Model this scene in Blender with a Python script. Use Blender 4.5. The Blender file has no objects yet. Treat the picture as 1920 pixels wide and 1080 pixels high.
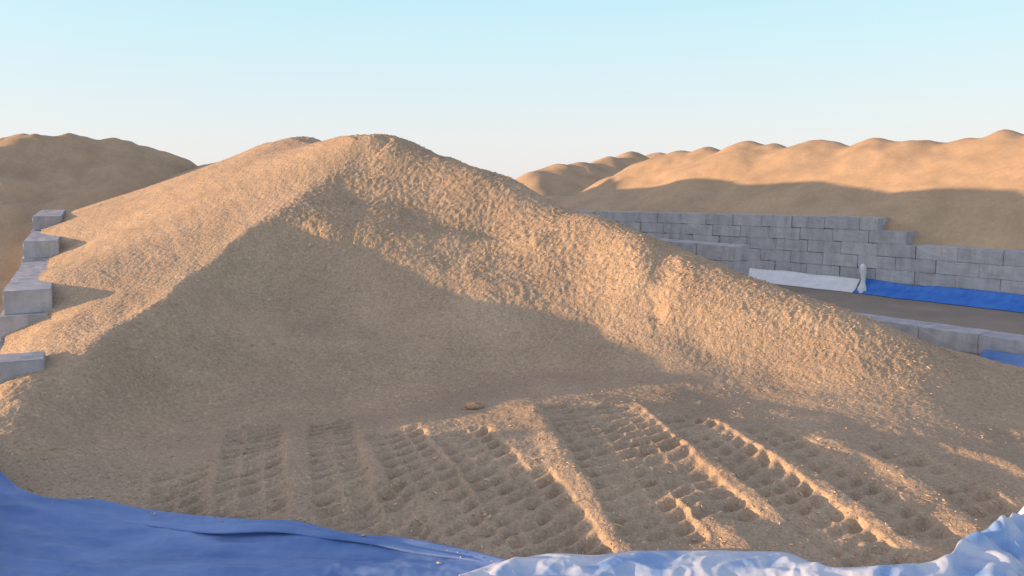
import bpy, bmesh, math, random
import numpy as np
from mathutils import Vector, Matrix

S = bpy.context.scene
C = S.collection
rng = np.random.default_rng(7)
random.seed(7)

# ------------------------------------------------------------------ camera
CAMZ, F = 4.5, 1500.0                      # metres, focal length in photo pixels (1920 wide)
PITCH = math.atan(205.0 / 1500.0)          # horizon 205 px above the centre
cd = bpy.data.cameras.new('camera'); cam = bpy.data.objects.new('camera', cd); C.objects.link(cam)
cam.location = (0, 0, CAMZ); cam.rotation_euler = (math.pi / 2 - PITCH, 0, 0)
cd.sensor_width = 36; cd.lens = 36 * F / 1920; cd.clip_end = 20000; cd.clip_start = 0.1
S.camera = cam

# ------------------------------------------------------------------ sky, sun, exposure
SUN_EL = math.radians(4.4)
SUN_AZ = math.atan2(-0.215, -0.976)         # direction towards the sun in the xy plane
w = bpy.data.worlds.new('World'); S.world = w; w.use_nodes = True
nt = w.node_tree; nt.nodes.clear()
sky = nt.nodes.new('ShaderNodeTexSky'); sky.sky_type = 'NISHITA'; sky.sun_disc = False
sky.sun_elevation = SUN_EL; sky.sun_rotation = math.pi / 2 - SUN_AZ
sky.air_density = 1.0; sky.dust_density = 0.6; sky.ozone_density = 1.0; sky.altitude = 100
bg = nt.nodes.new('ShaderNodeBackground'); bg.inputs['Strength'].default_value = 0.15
wo = nt.nodes.new('ShaderNodeOutputWorld')
# thin evening haze: a pale veil near the horizon, blue-cyan above
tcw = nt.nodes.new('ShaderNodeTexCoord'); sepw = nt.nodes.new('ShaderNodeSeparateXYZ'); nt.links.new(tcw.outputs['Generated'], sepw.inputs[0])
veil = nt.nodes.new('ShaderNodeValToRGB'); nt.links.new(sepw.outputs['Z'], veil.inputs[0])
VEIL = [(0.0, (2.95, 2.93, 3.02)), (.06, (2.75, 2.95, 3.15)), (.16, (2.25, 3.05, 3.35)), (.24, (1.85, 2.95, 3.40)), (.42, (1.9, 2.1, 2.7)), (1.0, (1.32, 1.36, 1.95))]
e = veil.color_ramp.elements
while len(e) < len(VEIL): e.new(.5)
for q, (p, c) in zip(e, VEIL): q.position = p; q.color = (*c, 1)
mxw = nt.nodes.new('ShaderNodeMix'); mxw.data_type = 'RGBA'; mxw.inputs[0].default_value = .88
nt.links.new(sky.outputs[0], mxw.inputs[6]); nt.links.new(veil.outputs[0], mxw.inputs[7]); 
# warm glow of the sky round the low sun
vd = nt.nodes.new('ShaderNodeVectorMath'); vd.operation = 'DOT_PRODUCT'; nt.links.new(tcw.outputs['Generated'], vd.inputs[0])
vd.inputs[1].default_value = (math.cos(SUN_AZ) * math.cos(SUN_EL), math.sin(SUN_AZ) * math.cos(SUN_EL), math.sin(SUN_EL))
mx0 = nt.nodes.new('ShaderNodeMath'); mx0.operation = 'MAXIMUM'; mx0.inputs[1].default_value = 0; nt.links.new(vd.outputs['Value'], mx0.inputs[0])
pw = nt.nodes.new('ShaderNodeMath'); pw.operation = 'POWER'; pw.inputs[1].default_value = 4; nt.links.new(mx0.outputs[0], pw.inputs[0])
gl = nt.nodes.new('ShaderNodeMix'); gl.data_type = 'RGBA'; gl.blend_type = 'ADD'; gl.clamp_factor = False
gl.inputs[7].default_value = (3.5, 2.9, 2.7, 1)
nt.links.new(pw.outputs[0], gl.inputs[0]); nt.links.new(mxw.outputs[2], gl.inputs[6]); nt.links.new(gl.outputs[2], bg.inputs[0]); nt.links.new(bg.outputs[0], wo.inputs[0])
sd = bpy.data.lights.new('sun', 'SUN'); sun = bpy.data.objects.new('sun', sd); C.objects.link(sun)
sd.energy = 4.1; sd.angle = math.radians(0.5); sd.color = (1.0, 0.60, 0.31)
sv = Vector((math.cos(SUN_AZ) * math.cos(SUN_EL), math.sin(SUN_AZ) * math.cos(SUN_EL), math.sin(SUN_EL)))
sun.rotation_euler = sv.to_track_quat('Z', 'Y').to_euler(); sun.location = sv * 60
S.view_settings.view_transform = 'Standard'; S.view_settings.look = 'None'
S.view_settings.exposure = 1.0; S.view_settings.gamma = 1.0

# ------------------------------------------------------------------ helpers
cp, sp_ = math.cos(PITCH), math.sin(PITCH)
def ray(px, py):
    a, b = (px - 960) / F, (540 - py) / F
    return np.array([a, cp + b * sp_, -sp_ + b * cp])
def at_y(px, py, y):                       # the point seen at a pixel, y metres ahead
    r = ray(px, py); t = y / r[1]; return np.array([r[0] * t, y, CAMZ + r[2] * t])
def at_z(px, py, z):
    r = ray(px, py); t = (z - CAMZ) / r[2]; return np.array([r[0] * t, r[1] * t, z])

_perm = rng.permutation(4096)
_g = rng.uniform(0, 2 * np.pi, 4096); _gx, _gy = np.cos(_g), np.sin(_g)
def perlin(x, y):
    x = np.asarray(x, float); y = np.asarray(y, float)
    xi = np.floor(x).astype(int); yi = np.floor(y).astype(int); xf, yf = x - xi, y - yi
    u = xf**3 * (xf * (xf * 6 - 15) + 10); v = yf**3 * (yf * (yf * 6 - 15) + 10)
    def g(i, j, fx, fy):
        h = _perm[(_perm[(xi + i) & 4095] + yi + j) & 4095]
        return _gx[h] * fx + _gy[h] * fy
    a = g(0, 0, xf, yf); b = g(1, 0, xf - 1, yf); c = g(0, 1, xf, yf - 1); d = g(1, 1, xf - 1, yf - 1)
    return 1.5 * ((a + u * (b - a)) * (1 - v) + (c + u * (d - c)) * v)
def fbm(x, y, n=4, gain=.5):
    s, a = 0, 1.0
    for k in range(n):
        s = s + a * perlin(x * 2**k + 17.3 * k, y * 2**k - 9.1 * k); a *= gain
    return s
def sstep(a, b, x):
    t = np.clip((x - a) / (b - a), 0, 1); return t * t * (3 - 2 * t)

class TPS:
    def __init__(s, pts, reg=0.02):
        p = np.array(pts, float); s.xy = p[:, :2]; n = len(p)
        K = s.k(s.xy, s.xy) + reg * np.eye(n); P = np.c_[np.ones(n), s.xy]
        A = np.block([[K, P], [P.T, np.zeros((3, 3))]])
        s.w = np.linalg.solve(A, np.r_[p[:, 2], 0, 0, 0])
    @staticmethod
    def k(a, b):
        r2 = ((a[:, None, :] - b[None, :, :])**2).sum(-1); return 0.5 * r2 * np.log(r2 + 1e-9)
    def __call__(s, x, y):
        x = np.asarray(x, float); sh = x.shape; q = np.c_[x.ravel(), np.asarray(y, float).ravel()]
        out = np.empty(len(q)); n = len(s.xy)
        for i in range(0, len(q), 20000):
            c = q[i:i + 20000]; out[i:i + 20000] = s.k(c, s.xy) @ s.w[:n] + s.w[n] + c @ s.w[n + 1:]
        return out.reshape(sh)

def tag(o, label=None, cat=None, group=None, kind=None):
    if label: o['label'] = label
    if cat: o['category'] = cat
    if group: o['group'] = group
    if kind: o['kind'] = kind
    return o
def empty(name, loc, label, cat, group=None):
    o = bpy.data.objects.new(name, None); C.objects.link(o); o.location = loc
    return tag(o, label, cat, group)
def mesh_obj(name, verts, faces, mat, parent=None, smooth=True, normals=None):
    me = bpy.data.meshes.new(name)
    verts = np.asarray(verts, np.float64); faces = np.asarray(faces, np.int32)
    if parent is not None: verts = verts - np.array(parent.location)
    k = faces.shape[1]
    me.vertices.add(len(verts)); me.vertices.foreach_set('co', verts.ravel())
    me.loops.add(faces.size); me.loops.foreach_set('vertex_index', faces.ravel())
    me.polygons.add(len(faces)); me.polygons.foreach_set('loop_start', np.arange(len(faces), dtype=np.int32) * k)
    me.update(calc_edges=True); me.validate()
    me.polygons.foreach_set('use_smooth', np.full(len(me.polygons), smooth))
    if normals is not None: me.normals_split_custom_set_from_vertices(normals)
    me.materials.append(mat)
    o = bpy.data.objects.new(name, me); C.objects.link(o)
    if parent is not None: o.parent = parent
    return o
def grid_faces(ny, nx):
    i = np.arange(ny * nx).reshape(ny, nx)
    return np.stack([i[:-1, :-1], i[:-1, 1:], i[1:, 1:], i[1:, :-1]], -1).reshape(-1, 4)
def compact(V, Fc, N=None):
    used = np.unique(Fc); m = np.full(len(V), -1); m[used] = np.arange(len(used))
    return V[used], m[Fc], (None if N is None else N[used])
def grid_normals(X, Y, Z):
    P = np.stack([X, Y, Z], -1)
    n = np.cross(np.gradient(P, axis=1), np.gradient(P, axis=0))
    n /= np.linalg.norm(n, axis=-1, keepdims=True); n[n[..., 2] < 0] *= -1
    return n.reshape(-1, 3)
def inside(poly, x, y):
    r = np.zeros(x.shape, bool); p = np.asarray(poly); q = np.roll(p, -1, 0)
    for (x0, y0), (x1, y1) in zip(p, q):
        c = (y0 > y) != (y1 > y); r ^= c & (x < (x1 - x0) * (y - y0) / (y1 - y0 + 1e-12) + x0)
    return r
def poly_dist(pl, x, y):
    """distance to a polyline, length along it, signed side (left +)"""
    best = np.full(x.shape, 1e9); s = np.zeros(x.shape); sg = np.zeros(x.shape); acc = 0
    for a, b in zip(pl[:-1], pl[1:]):
        d = b - a; L = np.hypot(*d)
        t = ((x - a[0]) * d[0] + (y - a[1]) * d[1]) / L**2; tc = np.clip(t, 0, 1)
        r = np.hypot(x - a[0] - tc * d[0], y - a[1] - tc * d[1])
        side = np.sign(d[0] * (y - a[1]) - d[1] * (x - a[0]))
        m = r < best; best = np.where(m, r, best); s = np.where(m, acc + t.clip(-.0, 1) * L, s); sg = np.where(m, side, sg); acc += L
    return best, s, sg, acc
def smooth_line(pts, n=8):
    p = np.array(pts, float); p = np.r_[[2 * p[0] - p[1]], p, [2 * p[-1] - p[-2]]]; out = []
    for i in range(1, len(p) - 2):
        for t in np.linspace(0, 1, n, endpoint=False):
            a, b, c, d = p[i - 1:i + 3]
            out.append(.5 * (2 * b + (c - a) * t + (2 * a - 5 * b + 4 * c - d) * t * t + (3 * b - a - 3 * c + d) * t**3))
    out.append(p[-2]); return np.array(out)

# ------------------------------------------------------------------ materials
def new_mat(name):
    m = bpy.data.materials.new(name); m.use_nodes = True; t = m.node_tree
    b = t.nodes['Principled BSDF']; b.inputs['Specular IOR Level'].default_value = 0.25
    return m, t, b
def nd(t, typ, **kw):
    n = t.nodes.new(typ)
    for k, v in kw.items():
        if k in n.inputs: n.inputs[k].default_value = v
        else: setattr(n, k, v)
    return n
def ramp(t, stops):
    r = t.nodes.new('ShaderNodeValToRGB'); e = r.color_ramp.elements
    while len(e) > len(stops): e.remove(e[-1])
    while len(e) < len(stops): e.new(0.5)
    for q, (p, c) in zip(e, stops): q.position = p; q.color = (*c, 1)
    return r
def mixc(t, a, b, fac, mode='MIX'):
    n = t.nodes.new('ShaderNodeMix'); n.data_type = 'RGBA'; n.blend_type = mode
    for s, v in ((0, fac), (6, a), (7, b)):
        if hasattr(v, 'links'): t.links.new(v, n.inputs[s])
        elif isinstance(v, (int, float)): n.inputs[s].default_value = v
        else: n.inputs[s].default_value = (*v, 1)
    return n.outputs[2]

def grain_mat(name, chip=15.0, bump=.36, tint=(1, 1, 1), var=.5):
    m, t, b = new_mat(name); L = t.links.new
    tc = nd(t, 'ShaderNodeNewGeometry')
    n1 = nd(t, 'ShaderNodeTexNoise', Scale=.55, Detail=5.0, Roughness=.6); L(tc.outputs['Position'], n1.inputs['Vector'])
    n2 = nd(t, 'ShaderNodeTexNoise', Scale=chip * .9, Detail=4.0, Roughness=.7); L(tc.outputs['Position'], n2.inputs['Vector'])
    v = nd(t, 'ShaderNodeTexVoronoi', Scale=chip * 1.6, Randomness=1.0); L(tc.outputs['Position'], v.inputs['Vector'])
    f = lambda c: tuple(x * y for x, y in zip(c, tint))
    r1 = ramp(t, [(.3, f((.40, .305, .21))), (.7, f((.53, .405, .275)))]); L(n1.outputs[0], r1.inputs[0])
    r2 = ramp(t, [(.30, (.62, .60, .58)), (.5, (1, 1, 1)), (.72, (1.25, 1.24, 1.2))]); L(n2.outputs[0], r2.inputs[0])
    c = mixc(t, r1.outputs[0], r2.outputs[0], var, 'MULTIPLY')
    sep = nd(t, 'ShaderNodeSeparateColor'); L(v.outputs['Color'], sep.inputs[0])
    r3 = ramp(t, [(.0, (.72, .70, .68)), (.5, (1, 1, 1)), (.93, (1.05, 1.05, 1.05)), (1.0, (1.5, 1.5, 1.45))]); L(sep.outputs[0], r3.inputs[0])
    c = mixc(t, c, r3.outputs[0], var, 'MULTIPLY')
    L(c, b.inputs['Base Color']); b.inputs['Roughness'].default_value = .9; b.inputs['Specular IOR Level'].default_value = .1
    ad = nd(t, 'ShaderNodeMath', operation='ADD'); L(n2.outputs[0], ad.inputs[0])
    mu = nd(t, 'ShaderNodeMath', operation='MULTIPLY'); mu.inputs[1].default_value = -.5
    L(v.outputs['Distance'], mu.inputs[0]); L(mu.outputs[0], ad.inputs[1])
    bp = nd(t, 'ShaderNodeBump', Strength=bump, Distance=.06); L(ad.outputs[0], bp.inputs['Height']); L(bp.outputs[0], b.inputs['Normal'])
    return m
M_heap = grain_mat('grain')
M_apron = grain_mat('grain_trodden', chip=22, bump=.28, tint=(.95, .96, .98))
M_far = grain_mat('grain_far', chip=6, bump=.08, tint=(.97, .94, .90), var=.16)

def chip_mat():
    m, t, b = new_mat('loose_chip'); L = t.links.new
    g = nd(t, 'ShaderNodeNewGeometry')
    r = ramp(t, [(0, (.36, .25, .15)), (.6, (.54, .40, .26)), (1, (.70, .58, .42))]); L(g.outputs['Random Per Island'], r.inputs[0])
    L(r.outputs[0], b.inputs['Base Color']); b.inputs['Roughness'].default_value = .85; return m
M_chip = chip_mat()

def concrete_mat():
    m, t, b = new_mat('block_concrete'); L = t.links.new
    g = nd(t, 'ShaderNodeNewGeometry'); oi = nd(t, 'ShaderNodeObjectInfo')
    n = nd(t, 'ShaderNodeTexNoise', Scale=2.2, Detail=8.0, Roughness=.65); L(g.outputs['Position'], n.inputs['Vector'])
    n2 = nd(t, 'ShaderNodeTexNoise', Scale=30.0, Detail=3.0); L(g.outputs['Position'], n2.inputs['Vector'])
    r = ramp(t, [(.3, (.36, .365, .385)), (.55, (.455, .46, .48)), (.8, (.54, .54, .555))]); L(n.outputs[0], r.inputs[0])
    rr = ramp(t, [(0, (.92, .92, .94)), (1, (1.06, 1.06, 1.05))]); L(oi.outputs['Random'], rr.inputs[0])
    c = mixc(t, r.outputs[0], rr.outputs[0], 1.0, 'MULTIPLY')
    mp = nd(t, 'ShaderNodeMapping'); mp.inputs['Scale'].default_value = (3.5, 3.5, .7); L(g.outputs['Position'], mp.inputs['Vector'])
    n3 = nd(t, 'ShaderNodeTexNoise', Scale=1.0, Detail=7.0, Roughness=.7); L(mp.outputs[0], n3.inputs['Vector'])
    r3 = ramp(t, [(.36, (.78, .77, .76)), (.52, (1, 1, 1)), (.75, (1.1, 1.1, 1.1))]); L(n3.outputs[0], r3.inputs[0])
    c = mixc(t, c, r3.outputs[0], .8, 'MULTIPLY'); L(c, b.inputs['Base Color'])
    b.inputs['Roughness'].default_value = .85
    bp = nd(t, 'ShaderNodeBump', Strength=.35, Distance=.01); L(n2.outputs[0], bp.inputs['Height']); L(bp.outputs[0], b.inputs['Normal'])
    return m
M_conc = concrete_mat()

def ground_mat():
    m, t, b = new_mat('packed_dirt'); L = t.links.new
    g = nd(t, 'ShaderNodeNewGeometry')
    n = nd(t, 'ShaderNodeTexNoise', Scale=.35, Detail=9.0, Roughness=.65); L(g.outputs['Position'], n.inputs['Vector'])
    n2 = nd(t, 'ShaderNodeTexNoise', Scale=14.0, Detail=4.0); L(g.outputs['Position'], n2.inputs['Vector'])
    r = ramp(t, [(.3, (.24, .205, .165)), (.7, (.36, .30, .235))]); L(n.outputs[0], r.inputs[0])
    L(r.outputs[0], b.inputs['Base Color']); b.inputs['Roughness'].default_value = .95
    bp = nd(t, 'ShaderNodeBump', Strength=.4, Distance=.03); L(n2.outputs[0], bp.inputs['Height']); L(bp.outputs[0], b.inputs['Normal'])
    return m
M_ground = ground_mat()

def tarp_mat(name, lo, hi, rough=.45, scale=1.2, patch=None):
    m, t, b = new_mat(name); L = t.links.new
    g = nd(t, 'ShaderNodeNewGeometry')
    mp = nd(t, 'ShaderNodeMapping'); mp.inputs['Scale'].default_value = (.5, 1.6, 1); L(g.outputs['Position'], mp.inputs['Vector'])
    n = nd(t, 'ShaderNodeTexNoise', Scale=scale, Detail=6.0, Roughness=.6); L(mp.outputs[0], n.inputs['Vector'])
    r = ramp(t, [(.33, lo), (.68, hi)]); L(n.outputs[0], r.inputs[0]); c = r.outputs[0]
    if patch:
        n3 = nd(t, 'ShaderNodeTexNoise', Scale=1.1, Detail=3.0, Distortion=1.0); L(g.outputs['Position'], n3.inputs['Vector'])
        q = ramp(t, [(.46, (0, 0, 0)), (.62, (1, 1, 1))]); L(n3.outputs[0], q.inputs[0])
        c = mixc(t, c, patch, q.outputs[0])
    L(c, b.inputs['Base Color']); b.inputs['Roughness'].default_value = rough; b.inputs['Specular IOR Level'].default_value = .3
    n2 = nd(t, 'ShaderNodeTexNoise', Scale=6.0, Detail=5.0, Distortion=.6); L(mp.outputs[0], n2.inputs['Vector'])
    bp = nd(t, 'ShaderNodeBump', Strength=.3, Distance=.03); L(n2.outputs[0], bp.inputs['Height']); L(bp.outputs[0], b.inputs['Normal'])
    return m
M_blue = tarp_mat('blue_tarp', (.085, .18, .42), (.20, .32, .60))
M_pale = tarp_mat('pale_tarp', (.42, .52, .68), (.70, .73, .78), patch=(.22, .38, .66))
M_deep = tarp_mat('deep_blue_tarp', (.035, .16, .58), (.07, .24, .68), scale=2.5)
M_white = tarp_mat('white_sheet', (.72, .74, .76), (.84, .85, .86), scale=2.5)

# ------------------------------------------------------------------ ground
gv = np.array([[-6000, -3000, 0], [6000, -3000, 0], [6000, 9000, 0], [-6000, 9000, 0]], float)
ground = tag(mesh_obj('ground', gv, [[0, 1, 2, 3]], M_ground), kind='structure')

# ------------------------------------------------------------------ walls: where they run
def left_wall_x(y): return -8.1 - .53 * (y - 13.6)        # its right-hand (grain side) edge
def right_wall_x(y): return 12.4 - .80 * (y - 19.4)       # its left-hand edge
def back_wall_x(y): return 17.5 - .80 * (y - 27.3)        # its left-hand edge

# ------------------------------------------------------------------ the main heap: control points
ctl = []
def cy(px, py, y): ctl.append(at_y(px, py, y))
def cz(px, py, z): ctl.append(at_z(px, py, z))
for p in [(700, 254, 25), (672, 256, 25.6), (640, 262, 27.5), (560, 254, 32), (505, 266, 38), (400, 308, 49)]: cy(*p)
flank_pts = [at_y(*p) for p in [(430, 300, 37), (475, 282, 37), (360, 325, 30), (360, 323, 40), (450, 293, 34), (450, 291, 42), (280, 349, 32), (280, 349, 40), (220, 377, 30), (500, 276, 33)]]
RID = [(140, 790, 12.3), (150, 725, 13.0), (178, 645, 14.1), (245, 600, 15.3), (312, 560, 16.4), (400, 490, 18.6), (500, 410, 20.8), (600, 345, 22.9), (682, 281, 24.5)]
for p in RID: cy(*p)
for p in [(720, 300, 24.1), (655, 345, 23.1), (612, 408, 21.1), (700, 430, 20.9), (690, 560, 18.9), (700, 650, 16.9), (700, 725, 15.5),
          (455, 560, 18.3), (450, 650, 16.2), (450, 740, 14.6), (320, 700, 14.8), (310, 785, 13.5), (265, 700, 14.2), (225, 800, 12.6),
          (560, 470, 20.1), (600, 600, 17.9), (900, 430, 21.6), (900, 520, 19.5), (900, 600, 18.0), (900, 690, 16.3),
          (1100, 480, 20.1), (1100, 600, 18.0), (1100, 690, 16.3), (1300, 560, 17.9), (1300, 640, 17.0), (1300, 700, 15.9), (1430, 690, 16.1),
          (1550, 650, 16.4), (1550, 718, 15.3), (1800, 742, 15.0), (810, 350, 23.2), (1000, 400, 21.9)]: cy(*p)
sil = [(780, 277, 24.7), (850, 298, 24.6), (950, 338, 23.5), (1100, 402, 21.5), (1200, 437, 20.5), (1300, 477, 19.5),
       (1420, 522, 18.5), (1550, 577, 17.6), (1680, 625, 16.8), (1800, 692, 16.0), (1890, 748, 15.3)]
for p in sil:
    q = at_y(*p); ctl.append(q)
    for r in (2.6, 6):
        z = q[2] - .60 * r
        x = q[0] + .86 * r; yy = q[1] + .5 * r
        if z > .15 and x < right_wall_x(yy) - .3: ctl.append(np.array([x, yy, z]))
for q in [(-4.3, 25, 5.9), (-8.5, 32, 6.2), (-12.5, 38.5, 6.0), (-18, 49, 5.5)]:      # right-hand flank behind the crest
    for r in (3.2, 7, 10.5): ctl.append(np.array([q[0] + .86 * r, q[1] + .5 * r, max(.3, q[2] - .58 * r + .3)]))
for y, z in [(11.7, .85), (12.3, 1.03), (12.9, 1.24), (13.6, 1.34), (14.6, 1.46), (15.7, 1.54), (16.7, 1.56), (18.2, 2.12), (20, 2.22), (22, 2.2), (23.4, 2.28), (25.5, 2.72), (28, 2.95), (33, 3.05), (40, 2.9), (47, 2.4)]:
    flank_pts.append(np.array([left_wall_x(y) - .1, y, z]))
for y, z in [(15.2, 1.22), (16.2, 1.22)]: flank_pts.append(np.array([left_wall_x(y) - .8, y, z]))
for q in [(-9.4, 13.4, .92), (-9.0, 12.2, .72), (-8.3, 11.0, .66), (-9.5, 10.5, .55)]: flank_pts.append(np.array(q))
ctl.append(np.array([-24, 58, 1.0])); ctl.append(np.array([-15, 60, 1.0])); ctl.append(np.array([-6, 50, .4]))
for x, y in [(10.9, 20.5), (11.7, 18.7), (12.6, 16.5), (12, 14.5), (9.2, 23.5), (6, 29), (2, 35)]: ctl.append(np.array([x, y, .16]))
for px, py, z in [(500, 850, .48), (500, 930, .40), (750, 850, .50), (750, 960, .36), (1000, 770, .62), (1000, 850, .52), (1000, 950, .38), (1000, 1040, .28),
                  (1250, 780, .55), (1250, 880, .45), (1250, 1030, .28), (1500, 800, .45), (1500, 900, .38), (1500, 1060, .25), (1750, 820, .32), (1750, 930, .28),
                  (1900, 800, .25), (1900, 900, .22), (320, 880, .42), (320, 960, .30), (100, 930, .46), (20, 885, .60), (160, 850, .56),
                  (960, 1180, .22), (400, 1120, .22), (1500, 1180, .2), (-80, 980, .5), (2050, 900, .2), (600, 1300, .2), (1300, 1350, .2)]: cz(px, py, z)
flank_pts += [at_z(20, 820, .90), at_z(60, 760, 1.06)]
# three sheets: the flank towards the stepped wall, the hollow front with the far side, and everything smoothed together;
# the two first meet in the sharp ridge that runs from the front left corner up to the summit
CREST = np.array([at_y(*p) for p in RID] + [at_y(*p) for p in [(700, 254, 25), (640, 262, 27.5), (560, 254, 32), (505, 266, 38), (400, 308, 49)]])
RIDGE = CREST[:, :2]
up_r, up_l = [], []
for q in CREST:
    a, b = (.34, .16) if q[1] < 24 else (0, -.15)
    up_r.append(q + np.array([.88 * 1.6, .47 * 1.6, 1.6 * a])); up_l.append(q + np.array([-.88 * 1.6, -.47 * 1.6, 1.6 * b]))
near_ctl = [c for c in ctl if c[1] < 12.4]
T_flank = TPS(list(CREST) + flank_pts + up_r + near_ctl, .01); T_front = TPS(ctl + up_l, .02); T_all = TPS(ctl + flank_pts, .03)
def pile(X, Y):
    X = np.asarray(X, float); Y = np.asarray(Y, float)
    dr = X - np.interp(Y, RIDGE[:, 1], RIDGE[:, 0])
    a = T_flank(X, Y) + 2 * np.maximum(0, dr - .5); b = T_front(X, Y) + 2 * np.maximum(0, -dr - .5); k = .05
    m = np.minimum(a, b); z = m - k * np.log(np.exp(-(a - m) / k) + np.exp(-(b - m) / k))
    w = sstep(12.0, 12.9, Y) * sstep(52, 47, Y)
    return w * z + (1 - w) * T_all(X, Y)

BASE = smooth_line([(-200, 880), (0, 870), (140, 850), (300, 800), (430, 762), (540, 742), (720, 742), (850, 715), (1000, 694), (1150, 691), (1300, 700), (1500, 720), (1700, 745), (1900, 765), (2100, 770)])

# tyre tracks and the berms pushed up between them, traced on the apron
def on_apron(pts): return np.array([at_z(px, py, .45)[:2] for px, py in smooth_line(pts, 5)])
BERMS = [([(548, 765), (545, 850), (556, 965)], .10, .20), ([(676, 775), (694, 830), (735, 920)], .09, .16), ([(408, 780), (402, 860), (395, 930)], .06, .20),
         ([(990, 768), (1055, 865), (1130, 945), (1195, 1045)], .12, .19), ([(1175, 760), (1262, 835), (1400, 905), (1500, 965)], .13, .22),
         ([(1275, 905), (1350, 960), (1455, 1045)], .14, .20), ([(1310, 785), (1480, 872), (1650, 952), (1800, 1040)], .14, .23),
         ([(1505, 812), (1660, 862), (1780, 922), (1850, 990)], .15, .22), ([(1730, 806), (1900, 852), (2000, 890)], .10, .25),
         ([(1605, 982), (1670, 1045)], .09, .12), ([(1545, 995), (1610, 1035)], .08, .12), ([(800, 812), (868, 915), (950, 990), (1000, 1040)], .06, .15),
         ([(770, 905), (850, 960), (930, 1030)], .05, .13), ([(1180, 768), (1230, 800)], .06, .15), ([(1430, 742), (1620, 748), (1800, 752)], .06, .3), ([(1270, 756), (1350, 762)], .05, .14)]
TRACKS = [([(480, 772), (474, 860), (470, 960)], .50, 3), ([(622, 772), (630, 860), (668, 985)], .42, 2), ([(735, 810), (800, 900), (900, 1020)], .52, 3),
          ([(855, 812), (945, 900), (1060, 1030)], .52, 3), ([(1055, 768), (1140, 860), (1260, 1000)], .56, 3), ([(1140, 764), (1240, 850), (1380, 960)], .46, 2),
          ([(1265, 785), (1420, 875), (1570, 970), (1680, 1040)], .48, 3), ([(1410, 795), (1580, 880), (1760, 985)], .40, 2), ([(345, 870), (325, 960)], .40, 2),
          ([(690, 900), (760, 1000)], .40, 2), ([(985, 880), (1060, 960), (1120, 1040)], .36, 2), ([(1650, 815), (1800, 890), (1900, 950)], .45, 2)]
BERMS = [(on_apron(p), h, wd) for p, h, wd in BERMS]; TRACKS = [(on_apron(p), wd, nc) for p, wd, nc in TRACKS]

def track_relief(X, Y):
    dz = np.zeros(X.shape); pits = np.zeros(X.shape)
    jx = X + .03 * perlin(X * 2.2, Y * 2.2); jy = Y + .03 * perlin(X * 2.2 + 40, Y * 2.2)
    for k, (pl, wd, nc) in enumerate(TRACKS):
        d, s, sg, L = poly_dist(pl, jx, jy); u = d * sg
        m = sstep(1.0, .78, d / wd) * sstep(0, .25, s) * sstep(L, L - .25, s)
        col = (u / wd * .5 + .5) * nc; ci = np.floor(col); cf = col - ci
        ph = s / .31 + .35 * perlin(X * .9 + k, Y * .9) + .5 * (ci % 2) + .6 * (cf - .5)
        lug = (.5 + .5 * np.cos(2 * np.pi * ph))**1.1 * (.12 + .88 * np.sin(np.pi * cf)**.6)
        lug = lug * (.75 + .75 * perlin(X * 1.5 + 7 * k, Y * 1.5)).clip(.1, 1.5)
        pits = np.maximum(pits, m * lug); dz = np.minimum(dz, -.025 * m)
    dz -= .105 * pits
    for pl, h, wd in BERMS:
        d, s, sg, L = poly_dist(pl, jx, jy)
        taper = sstep(-.01, .5, s) * sstep(L + .01, L - .4, s)
        u = d * np.where(sg == 0, 1, sg)
        prof = np.exp(-(np.abs(d) / (wd * 1.12))**2)
        dz += (.46 if h > .1 else .62) * h * taper * prof * (.8 + .3 * perlin(s * 1.6, d * 0 + h * 50) + .14 * perlin(s * 5, u * 5))
    return dz

GULLY = np.array([at_y(*p)[:2] for p in [(1245, 465, 20.0), (1236, 530, 19.0), (1220, 598, 17.9)]])
LEDGE = np.array([at_y(*p)[:2] for p in [(620, 452, 20.6), (720, 430, 20.9), (860, 424, 21.1), (1010, 436, 20.8)]])
def surface(X, Y):
    Z0 = pile(X, Y); base_y = np.interp(960 + F * X / Y, BASEU, BASEY)
    up = sstep(-.4, 1.2, Y - base_y)                         # 0 on the apron, 1 on the heap
    wx, wy = X + .3 * perlin(X * .5, Y * .5), Y + .3 * perlin(X * .5 + 9, Y * .5)
    fl0 = sstep(.2, -.6, X - np.interp(Y, RIDGE[:, 1], RIDGE[:, 0]))
    Z = Z0 + .10 * fbm(wx * .35, wy * .35, 3) * up * (1 - .75 * fl0)
    rough = up * (.30 + .70 * sstep(1.0, 2.8, Z0 + .6 * perlin(X * .25, Y * .25) + .13 * X))   # chunkier up the slope and on the right
    flank = sstep(.2, -.5, X - np.interp(Y, RIDGE[:, 1], RIDGE[:, 0]))
    lump = np.abs(perlin(wx * 4.3, wy * 4.3)) + .55 * np.abs(perlin(X * 9.3, Y * 9.3)) + .35 * perlin(X * 19, Y * 19)
    Z += (.032 * rough * (1 - .9 * flank) + .012) * (lump - .45)
    st = perlin((X * .55 + Y * .3) * 5, (Y * .85 - X * .5) * .9)  # streaks running down the left flank
    Z += .013 * flank * up * (st + .6 * perlin(X * 9, Y * 9)) + .007 * (1 - up) * fbm(X * 6, Y * 6, 2)
    Z += (1 - up) * .03 * fbm(X * .9, Y * .9, 2)
    gd = poly_dist(GULLY, X + .25 * perlin(X * 1.5, Y * 1.5), Y)[0]; Z -= .10 * np.exp(-(gd / .32)**2) * (.9 + .5 * perlin(X * 2, Y * 2))
    ld = poly_dist(LEDGE, X, Y)[0]; Z += .09 * np.exp(-(ld / .28)**2)
    low = Y < 16
    Z[low] += track_relief(X[low], Y[low])
    return Z, up
# slump terraces seen in the bowl are part of the noise above
_b = np.array([at_z(px, py, .62)[:2] for px, py in BASE]); BASEU = 960 + F * _b[:, 0] / _b[:, 1]; BASEY = _b[:, 1]

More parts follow.
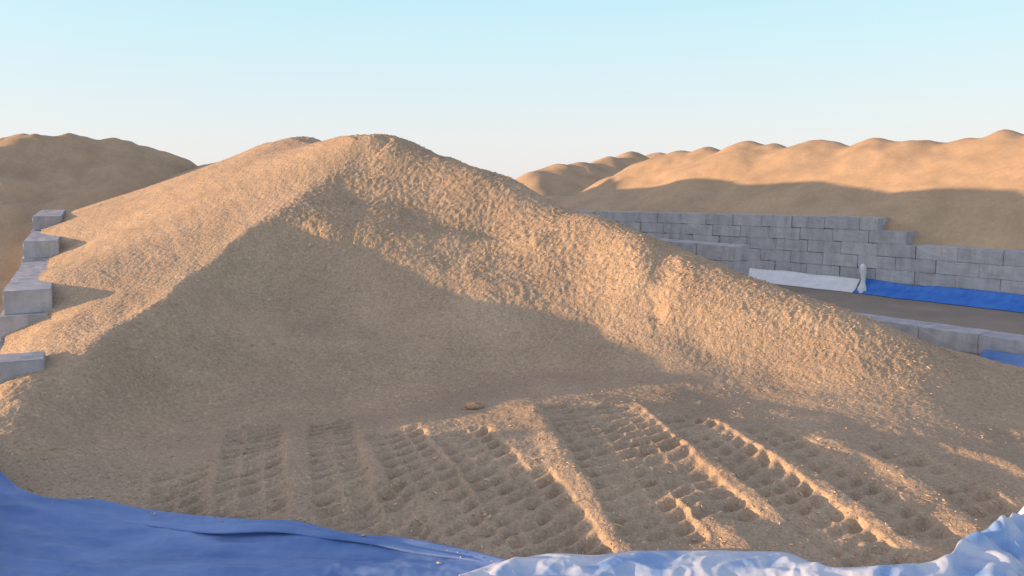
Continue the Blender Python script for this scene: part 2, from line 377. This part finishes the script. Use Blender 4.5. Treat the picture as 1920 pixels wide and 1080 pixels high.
us = np.arange(-.70, .97, .00155)
ys = np.r_[np.exp(np.arange(math.log(6.8), math.log(29), .0034)), np.exp(np.arange(math.log(29), math.log(62), .008))]
U, Y = np.meshgrid(us, ys); X = U * Y
Z, UP = surface(X, Y)
N = grid_normals(X, Y, Z)
outer = [(left_wall_x(y) - (.98 if y < 17 else .72), y) for y in (12.2, 16.95, 17.0, 20, 30, 40, 50, 60)] + [(-24, 60)]
far = [(right_wall_x(y) + .1, y) for y in (60, 45, 30, 22, 18.5)]
dom = [(-9.6, 6.8), (-9.6, 13.5), (-9.3, 13.9)] + outer[1:] + far + [(16.2, 13.5), (12.5, 11.5), (9.5, 9), (8, 6.8)]
Fc = grid_faces(len(ys), len(us)); V = np.c_[X.ravel(), Y.ravel(), Z.ravel()]
cen = V[Fc].mean(1); keep = inside(dom, cen[:, 0], cen[:, 1]) & (cen[:, 2] > -.05)
Fc, cen = Fc[keep], cen[keep]
isap = cen[:, 1] < np.interp(960 + F * cen[:, 0] / cen[:, 1], BASEU, BASEY)
heap = empty('grain_pile', (-2, 20, 0), 'huge tan heap of loose grain with a shaded hollow front, nearest and central', 'grain pile', 'grain heaps in the yard')
mesh_obj('heap_body', *(lambda a: (a[0], a[1], M_heap, heap, True, a[2]))(compact(V, Fc[~isap], N)))
tag(mesh_obj('trodden_apron', *(lambda a: (a[0], a[1], M_apron, heap, True, a[2]))(compact(V, Fc[isap], N))), 'flattened grain pressed with tyre tracks and low berms')

# loose chips lying on the heap: small wedges of real geometry
def chips(n, size, ulo, uhi, ylo, yhi, keepfn):
    uu = rng.uniform(ulo, uhi, n); yy = np.exp(rng.uniform(math.log(ylo), math.log(yhi), n)); xx = uu * yy
    iu = (uu - us[0]) / .00155; k = np.searchsorted(ys, yy).clip(1, len(ys) - 1); j = iu.astype(int).clip(0, len(us) - 2)
    zz = Z[k, j]; nn = N.reshape(len(ys), len(us), 3)[k, j]
    ok = inside(dom, xx, yy) & keepfn(xx, yy, zz); xx, yy, zz, nn = xx[ok], yy[ok], zz[ok], nn[ok]; n = len(xx)
    a = rng.uniform(0, 2 * np.pi, n); t = np.c_[np.cos(a), np.sin(a), rng.normal(0, .35, n)]
    t -= nn * (t * nn).sum(1, keepdims=True) * .6; t /= np.linalg.norm(t, axis=1, keepdims=True)
    bt = np.cross(nn, t); bt /= np.linalg.norm(bt, axis=1, keepdims=True)
    s = size * rng.lognormal(0, .35, n)[:, None]; wd = s * rng.uniform(.22, .45, n)[:, None]; h = s * rng.uniform(.15, .3, n)[:, None]
    c = np.c_[xx, yy, zz] + nn * h * .3
    P = np.stack([c - t * s, c - bt * wd, c + t * s, c + bt * wd, c + nn * h - t * s * .3, c - nn * h], 1).reshape(-1, 3)
    o = np.arange(n)[:, None] * 6
    T = np.concatenate([o + np.array([f]) for f in ((0, 1, 4), (1, 2, 4), (2, 3, 4), (3, 0, 4), (1, 0, 5), (2, 1, 5), (3, 2, 5), (0, 3, 5))], 0)
    return P, T
hb = lambda x, y: np.interp(960 + F * x / y, BASEU, BASEY)
P1, T1 = chips(38000, .026, -.55, .66, 14, 27, lambda x, y, z: (y > hb(x, y)) & (rng.random(len(x)) < .05 + .95 * sstep(1.6, 3.0, z + .17 * x)) & (x > np.interp(y, RIDGE[:, 1], RIDGE[:, 0])))
tag(mesh_obj('loose_chips', P1, T1, M_chip, heap, False), kind='stuff')
P2, T2 = chips(9000, .022, -.66, .66, 8, 16, lambda x, y, z: (y < hb(x, y) + .2))
tag(mesh_obj('scattered_kernels', P2, T2, M_chip, heap, False), kind='stuff')

# ------------------------------------------------------------------ heaps of dumped grain behind
def cone_pile(name, label, cones, slope, poly, x0, x1, y0, y1, step, rough=.06, k=.17, seed=0, fill=None):
    xs = np.arange(x0, x1, step); yy = np.arange(y0, y1, step); X, Y = np.meshgrid(xs, yy)
    wx = X + .7 * perlin(X * .22 + seed, Y * .22); wy = Y + .7 * perlin(X * .22, Y * .22 + seed + 5)
    acc = np.zeros(X.shape)
    for cx, cyy, h in cones:
        r = np.hypot(wx - cx, wy - cyy); z = h - slope * (np.sqrt(r * r + .8) - .6)
        acc += np.exp(np.clip(z / k, -60, 60))
    Z = k * np.log(acc + 1e-30)
    Z += rough * 1.6 * fbm(X * .5 + seed, Y * .5, 3) + rough * .15 * np.abs(fbm(X * 2.1, Y * 2.1 + seed, 3))
    if fill is not None:
        B, cap = fill(X, Y); Z = .15 * np.log(np.exp(np.clip(Z / .15, -60, 200)) + np.exp(np.clip(B / .15, -60, 200)))
        Z = -.08 * np.log(np.exp(np.clip(-Z / .08, -200, 60)) + np.exp(np.clip(-cap / .08, -200, 60)))
    Vv = np.c_[X.ravel(), Y.ravel(), Z.ravel()]; Fc = grid_faces(len(yy), len(xs)); cen = Vv[Fc].mean(1)
    kp = (Vv[Fc][:, :, 2].max(1) > -.15)
    if poly is not None: kp &= inside(poly, cen[:, 0], cen[:, 1])
    Vv[:, 2] = np.maximum(Vv[:, 2], -.3)
    a = compact(Vv, Fc[kp]); o = mesh_obj(name, a[0], a[1], M_far)
    return tag(o, label, 'grain pile', 'grain heaps in the yard')
def ridge(px, py, y):
    return at_y(px, py, y)
def bx(y, off): return back_wall_x(y) + off * 1.28
RC = []
for px, py, off in [(1890, 236, 8.3), (1815, 252, 8.6), (1720, 254, 8.4), (1640, 251, 8.2), (1535, 255, 8.4), (1460, 264, 8.6), (1398, 259, 8.2), (1330, 270, 8.4), (1270, 277, 8.2), (1215, 300, 8.0), (1150, 328, 7.6)]:
    u = (px - 960) / F; y = (17.5 + .80 * 27.3 + off * 1.28) / (u + .80); q = at_y(px, py, y); RC.append(tuple(q))
for y in (22, 26, 30, 33.5): RC.append((bx(y, 8.5), y, 6.9))
def back_fill(X, Y):
    d = (X - back_wall_x(Y)) * .78
    top = 1.93 + .98 * sstep(30.0, 30.9, Y - .55 * d) - .020 * np.maximum(0, Y - 31)
    return top + .33 * (d - .7) - .02 - 1.3 * np.maximum(0, d - 3.6), top + .05 * perlin(X * 1.7, Y * 1.7) - .12 + np.where(d < .75, .1, 1.1) * (d - .75) - 4 * np.maximum(0, .5 - d)
wl = [(back_wall_x(y) + .12, y) for y in (18, 30, 45, 60, 75)]
cone_pile('grain_pile', 'long sunlit grain heap with a scalloped crest behind the tall block wall', RC, .60, wl + [(30, 80), (60, 60), (60, 18)], -14, 45, 18, 72, .16, seed=3, fill=back_fill)
RF = [tuple(at_y(px, py, y)) for px, py, y in [(1182, 281, 82), (1140, 290, 80), (1090, 300, 78), (1045, 303, 77), (1010, 318, 75), (1230, 283, 90)]]
cone_pile('grain_pile', 'small distant grain heap peeking out beyond the far end of the long heap', RF, .55, None, -4, 32, 60, 108, .3, seed=11)
LC = [tuple(at_y(px, py, y)) for px, py, y in [(65, 247, 42), (140, 246, 43), (205, 254, 44), (258, 264, 45), (0, 258, 41), (-90, 262, 42), (-200, 255, 43), (320, 287, 47)]]
cone_pile('grain_pile', 'mostly shaded brown grain heap at the left edge beyond the stepped block wall', LC, .56, None, -48, -8, 26, 62, .16, rough=.15, seed=23)

# ------------------------------------------------------------------ concrete block walls
CH = .50
def block_mesh(name, L, D, H, seed):
    bm = bmesh.new(); r = random.Random(seed)
    bmesh.ops.create_cube(bm, size=1)
    for v in bm.verts: v.co = Vector((v.co.x * L, v.co.y * D, v.co.z * H + H / 2))
    bmesh.ops.bevel(bm, geom=bm.edges[:], offset=.014, segments=2, affect='EDGES')
    bmesh.ops.subdivide_edges(bm, edges=[e for e in bm.edges if e.calc_length() > .3], cuts=4, use_grid_fill=True)
    for v in bm.verts: v.co += Vector((r.uniform(-1, 1), r.uniform(-1, 1), r.uniform(-1, 1))) * .006
    me = bpy.data.meshes.new(name); bm.to_mesh(me); bm.free(); me.materials.append(M_conc)
    for p in me.polygons: p.use_smooth = False
    return me
BL = 1.5
long_blocks = [block_mesh('block', BL - .006, .9, CH - .002, k) for k in range(4)]
half_blocks = [block_mesh('block', BL / 2 - .006, .9, CH - .002, 10 + k) for k in range(2)]
rb = random.Random(5)
def put_block(parent, x, y, z, ang, half=False, jit=.012):
    o = bpy.data.objects.new('block', rb.choice(half_blocks if half else long_blocks)); C.objects.link(o); o.parent = parent
    o.location = Vector((x + rb.uniform(-jit, jit), y + rb.uniform(-jit, jit), z)) - parent.location
    o.rotation_euler = (0, 0, ang + rb.uniform(-.008, .008) + (math.pi if rb.random() < .5 else 0))
    return o
# tall wall behind the lane (runs away from the right edge)
bdir = np.array([-.80, 1.0]); bdir /= np.hypot(*bdir); bang = math.atan2(bdir[1], bdir[0]); bn = np.array([bdir[1], -bdir[0]])
bo = np.array([back_wall_x(22.5), 22.5]) + bn * .45
BW = empty('block_wall', (bo[0], bo[1], 0), 'tall grey wall of big concrete blocks holding back the long sunlit heap', 'block wall', 'concrete block walls')
def back_len(y): return (y - 22.5) / bdir[1]
ends = {4: back_len(30.4), 5: back_len(31.3)}
for c in range(6):
    s = (c % 2) * -.75 + .0
    if c >= 4: s = ends[c]
    elif c < 2: pass
    smax = [back_len(37), back_len(39), back_len(40), back_len(42), back_len(45), back_len(45.5)][c]
    first = True
    while s < smax:
        half = (c >= 4 and first and c == 5)
        L = BL / 2 if half else BL
        p = bo + bdir * (s + L / 2); tilt = -.020 * max(0, p[1] - 31)
        proud = rb.uniform(-.02, .02)
        put_block(BW, p[0] + bn[0] * proud, p[1] + bn[1] * proud, c * CH + tilt, bang, half)
        s += L; first = False
# stepped wall on the left (runs away from the camera)
ldir = np.array([-.53, 1.0]); ldir /= np.hypot(*ldir); lang = math.atan2(ldir[1], ldir[0]); ln = np.array([ldir[1], -ldir[0]])
LW = empty('block_wall', (left_wall_x(17), 17, 0), 'grey concrete block wall climbing in steps along the left side of the central heap', 'block wall', 'concrete block walls')
def lpos(y): return np.array([left_wall_x(y), y]) - ln * .45
for y0, y1, top in [(13.05, 13.75, 1.50), (13.75, 17.0, 1.02), (17.0, 23.4, 2.14), (23.4, 28.2, 2.70), (28.2, 34, 3.2)]:
    z = top - CH; lev = 0
    while z > -CH and lev < (2 if y0 < 13.5 else 4):
        y = y0 + (.12 if lev == 0 else 0) - (.10 * lev if lev else 0)
        while y < y1 - .3:
            L = BL; half = y + BL * ldir[1] > y1 + .3
            if half: L = BL / 2
            p = lpos(y) + ldir * L / 2 - ln * .06 * lev
            put_block(LW, p[0], p[1], z, lang, half); y += L * ldir[1]
        z -= CH; lev += 1
# low wall on the right, stepping up behind the heap
rdir = np.array([-.80, 1.0]); rdir /= np.hypot(*rdir); rang = math.atan2(rdir[1], rdir[0]); rn = np.array([rdir[1], -rdir[0]])
RW = empty('block_wall', (right_wall_x(19.4), 19.4, 0), 'low grey concrete block wall at the right edge between central heap and dirt lane', 'block wall', 'concrete block walls')
for y0, y1, top in [(13.0, 25.9, .56), (25.9, 33, 2.32)]:
    z = top - CH; lev = 0
    while z > -CH:
        y = y0
        while y < y1:
            half = lev % 2 == 1 and y == y0; L = BL / 2 if half else BL
            p = np.array([right_wall_x(y), y]) + rdir * L / 2 + rn * .45
            put_block(RW, p[0], p[1], z, rang, half); y += L * rdir[1]
        z -= CH; lev += 1

# ------------------------------------------------------------------ tarps
def skin(V, F_, th):
    """gives a sheet a thickness: a copy pushed down and a rim"""
    V = np.asarray(V); n = len(V); F_ = np.asarray(F_)
    e = np.concatenate([F_[:, [i, (i + 1) % 4]] for i in range(4)]); key = np.sort(e, 1)
    u, idx, cnt = np.unique(key, axis=0, return_index=True, return_counts=True)
    rim = e[idx[cnt == 1]]
    W = V.copy(); W[:, 2] -= th
    return np.r_[V, W], np.r_[F_, F_[:, ::-1] + n, np.c_[rim[:, 1], rim[:, 0], rim[:, 0] + n, rim[:, 1] + n]]
def fore_sheet(name, mat, edge, relief, px0, px1, nu, nv, ynear, parent=None, zedge=.35):
    e = smooth_line(edge, 10); e = e[np.argsort(e[:, 0])]
    pxs = np.linspace(px0, px1, nu); pys = np.interp(pxs, e[:, 0], e[:, 1])
    E = np.array([at_z(a, b, zedge) for a, b in zip(pxs, pys)])
    for _ in range(6):
        zz = gz(E[:, 0], E[:, 1]) + .04; E = np.array([at_z(a, b, z) for a, b, z in zip(pxs, pys, zz)])
    T = np.linspace(0, 1, nv)[:, None]
    u0 = E[:, 0] / E[:, 1]; Yg = E[:, 1] * (1 - T) + ynear * T; Xg = u0[None, :] * Yg
    Zg = relief(Xg, Yg, E[:, 1][None, :] - Yg)
    Vv = np.c_[Xg.ravel(), Yg.ravel(), Zg.ravel()]
    Vv, Fv = skin(Vv, grid_faces(nv, nu)[:, ::-1], .012)
    return mesh_obj(name, Vv, Fv, mat, parent)
def gz(X, Y): return pile(X, Y)
EDGE_B = [(-250, 800), (-60, 880), (0, 895), (40, 926), (100, 945), (180, 946), (260, 962), (370, 977), (470, 984), (560, 988), (650, 1010), (760, 1020), (880, 1043), (960, 1062), (1100, 1075), (1300, 1078)]
def blue_relief(X, Y, d):
    wr = .035 * fbm(X * .5 + Y * .25, Y * 1.7, 3) + .022 * np.abs(perlin(X * .9 + Y * .6, Y * 3.2 - X * .3)) + .006 * fbm(X * 5, Y * 5, 2)
    lip = .06 * np.exp(-(d / .16)**2) + .05 * sstep(0, .05, d)
    shade_bank = .40 * sstep(-.66, -.75, X / Y) * sstep(6.5, 8, Y)  # unseen rise in the tarp's left margin, added to shade the left apron
    edge = sstep(-.81, -.74, X / Y)
    return (gz(X, Y) + shade_bank) * edge + .035 + 1.7 * wr * sstep(0, .5, d) + lip - .05 * sstep(0, .04, .04 - d)
def spill():
    e = smooth_line(EDGE_B, 10); e = e[np.argsort(e[:, 0])]; n = 170
    a = rng.uniform(0, 930, n); E = np.array([at_z(p, np.interp(p, e[:, 0], e[:, 1]), .35) for p in a])
    dd = rng.exponential(.09, n); y = E[:, 1] - dd; x = E[:, 0] / E[:, 1] * y
    z = blue_relief(x, y, dd) + .008; r = .011 * rng.lognormal(0, .4, n)[:, None]
    t = rng.uniform(0, 6.28, n); d1 = np.c_[np.cos(t), np.sin(t), 0 * t] * r; d2 = np.c_[-np.sin(t), np.cos(t), 0 * t] * r * .5
    c = np.c_[x, y, z]; up = np.array([0, 0, 1]) * r * .5
    P = np.stack([c - d1, c - d2, c + d1, c + d2, c + up, c - up], 1).reshape(-1, 3); o = np.arange(n)[:, None] * 6
    T = np.concatenate([o + np.array([f]) for f in ((0, 1, 4), (1, 2, 4), (2, 3, 4), (3, 0, 4), (1, 0, 5), (2, 1, 5), (3, 2, 5), (0, 3, 5))], 0)
    tag(mesh_obj('spilled_grain', P, T, M_chip, heap, False), kind='stuff')
spill()
TB = empty('blue_tarp', (-2.5, 8.5, .2), 'broad blue tarp spread flat along the bottom left with a long fold', 'tarp', 'plastic tarps')
fore_sheet('sheet', M_blue, EDGE_B, blue_relief, -250, 1250, 520, 170, 5.2, TB)
FOLD = [(170, 985), (300, 996), (420, 1010), (540, 1012), (640, 1026), (760, 1042), (900, 1060), (1000, 1076)]
def flap():
    e = smooth_line(FOLD, 12); lo = np.array([at_z(a, b + 4, .36) for a, b in e]); nu = len(e)
    ed = smooth_line(EDGE_B, 10); ed = ed[np.argsort(ed[:, 0])]
    rows = []
    for t in np.linspace(0, 1, 12):
        r = []
        for (a, b), q in zip(e, lo):
            pt = at_z(a, b + 4, .30); back = at_z(a, min(b - 4, max(np.interp(a, ed[:, 0], ed[:, 1]) + 9, b - 26)), .30); back = pt + (back - pt) * min(1, 4 * (a - 170) / 830, 4 * (1000 - a) / 830)
            p = pt * (1 - t) + back * t
            k = (a - 170) / 830; env = math.sin(math.pi * min(1, max(0, k)))**.5
            z = gz(np.array([p[0]]), np.array([p[1]]))[0] + .05 + env * (.085 - .045 * t + .03 * math.sin(math.pi * t)) + .012 * math.sin(a * .03) * env
            r.append((p[0], p[1], z))
        rows.append(r)
    Vv = np.array(rows).reshape(-1, 3); Vv, Fv = skin(Vv, grid_faces(12, nu), .02)
    return mesh_obj('folded_flap', Vv, Fv, M_blue, TB)
flap()
EDGE_P = [(820, 1100), (880, 1080), (930, 1063), (985, 1053), (1040, 1046), (1120, 1048), (1200, 1040), (1300, 1040), (1400, 1041), (1470, 1044), (1520, 1062), (1560, 1072), (1640, 1070), (1720, 1066), (1780, 1050), (1800, 1028), (1850, 1010), (1885, 997), (1905, 983), (1960, 968), (2100, 935), (2350, 880)]
def pale_relief(X, Y, d):
    wx, wy = X + .12 * perlin(X * 1.4, Y * 1.4), Y + .12 * perlin(X * 1.4 + 30, Y * 1.4)
    puff = np.abs(perlin(wx * 1.5, wy * 1.5)) * 1.9; puff2 = np.abs(perlin(wx * 3.3 + 5, wy * 3.3)) * 1.6
    right = sstep(4.2, 5.8, X)
    amp = (.075 + .085 * right)
    roll = (.09 + .05 * right) * np.exp(-((d - .28) / .25)**2)
    return gz(X, Y) + .03 + roll + sstep(0, .3, d) * amp * (puff * right + (1 - right) * (1.1 - .8 * puff) + .45 * puff2 * (.4 + .6 * right) - .35 * (1 - right) * np.abs(perlin(wx * 2.6 - wy * 1.1, wy * 3.4)) * 2) + sstep(0, .06, d) * .05 + .005 * fbm(X * 9, Y * 9, 2) * sstep(0, .2, d)
TP = fore_sheet('pale_tarp', M_pale, EDGE_P, pale_relief, 860, 2300, 640, 220, 5.0)
tag(TP, 'pale crumpled white and light blue tarp bunched along the bottom right edge', 'tarp', 'plastic tarps')

def wall_strip(name, mat, pa, pb, up, out, label, seed, nu=160, nv=18, amp=.05):
    """sheet lying against a wall foot: pa, pb are plan points at the wall face, out = plan direction away from it"""
    T = np.linspace(0, 1, nu)[None, :]; s = np.linspace(0, 1, nv)[:, None]
    L = np.hypot(*(pb - pa)); x = pa[0] + (pb[0] - pa[0]) * T; y = pa[1] + (pb[1] - pa[1]) * T
    h = up * (1 + .16 * perlin(T * L * .6 + seed, T * 0 + .5)) ; reach = .55 * (1 + .25 * perlin(T * L * .8, T * 0 + seed))
    o = .03 + reach * s**1.5; z = h * (1 - s)**1.15 + .015
    wr = amp * (fbm(T * L * 1.1 + s * 1.7 + seed, s * 2.2 - T * L * .5, 3)) * np.sin(np.pi * s)**.6 + .02
    X = x + out[0] * (o + wr * .7); Yy = y + out[1] * (o + wr * .7); Zz = z + np.abs(wr) * .6
    Vv = np.c_[(X + 0 * Zz).ravel(), (Yy + 0 * Zz).ravel(), Zz.ravel()]
    Vv, Fv = skin(Vv, grid_faces(nv, nu), .01)
    return tag(mesh_obj(name, Vv, Fv, mat), label, 'tarp', 'plastic tarps')
def bp(y): return np.array([back_wall_x(y), y])
wall_strip('blue_tarp', M_deep, bp(31.7), bp(21), .52, -bn, 'deep blue tarp lying along the foot of the tall block wall', 3, amp=.08)
wall_strip('white_sheet', M_white, bp(31.75), bp(38), .50, -bn, 'white plastic sheet along the tall wall foot, left of the deep blue tarp', 8, amp=.09)
def rp(y): return np.array([right_wall_x(y), y])
wall_strip('blue_tarp', M_blue, rp(19.9), rp(14.6), .19, -rn, 'strip of blue tarp at the foot of the low wall on the right edge', 5, amp=.03)

# white wrapped bundle standing where the two sheets meet
bc = at_z(1609, 545, 0); y0 = 31.35; bc = np.array([back_wall_x(y0) - .42, y0])
prof = [(0, .20), (.08, .19), (.2, .15), (.32, .10), (.42, .085), (.55, .10), (.68, .125), (.80, .13), (.88, .105), (.93, .05), (.945, .004)]
vv, ff = [], []; ns = 20
for i, (z, r) in enumerate(prof):
    for k in range(ns):
        a = 2 * math.pi * k / ns; rr = .95 * r * (1 + .14 * math.sin(5 * a + z * 6) + .07 * math.sin(9 * a - z * 11))
        vv.append((bc[0] + rr * math.cos(a) + .03 * math.sin(z * 4), bc[1] + rr * math.sin(a), z * 1.25))
for i in range(len(prof) - 1):
    for k in range(ns): ff.append((i * ns + k, i * ns + (k + 1) % ns, (i + 1) * ns + (k + 1) % ns, (i + 1) * ns + k))
tag(mesh_obj('plastic_bundle', np.array(vv), ff, M_white), 'upright white plastic bundle standing by the tall wall between white sheet and blue tarp', 'bundle')

# reddish clod lying where the hollow front meets the flattened apron
c0 = at_z(888, 752, .6); c0[2] = pile(c0[0:1], c0[1:2])[0] + .02
bm = bmesh.new(); bmesh.ops.create_icosphere(bm, subdivisions=4, radius=1)
V0 = np.array([v.co[:] for v in bm.verts]); F0 = np.array([[v.index for v in f.verts] for f in bm.faces]); bm.free()
V0 = V0 * (1 + .22 * perlin(V0[:, 0] * 1.7 + 3, V0[:, 1] * 1.7 + V0[:, 2])[:, None] + .08 * perlin(V0[:, 0] * 5, V0[:, 1] * 5 + V0[:, 2] * 4)[:, None]) * np.array([.17, .13, .06]) + c0
m, t, b = new_mat('clod_brown'); g = nd(t, 'ShaderNodeNewGeometry'); n = nd(t, 'ShaderNodeTexNoise', Scale=22.0, Detail=5.0)
t.links.new(g.outputs['Position'], n.inputs['Vector']); r = ramp(t, [(.3, (.34, .22, .15)), (.7, (.45, .31, .20))]); t.links.new(n.outputs[0], r.inputs[0])
t.links.new(r.outputs[0], b.inputs['Base Color']); b.inputs['Roughness'].default_value = .9
tag(mesh_obj('clod', V0, F0, m), 'reddish brown clod lying at the foot of the hollow front, above the tyre tracks', 'clod')
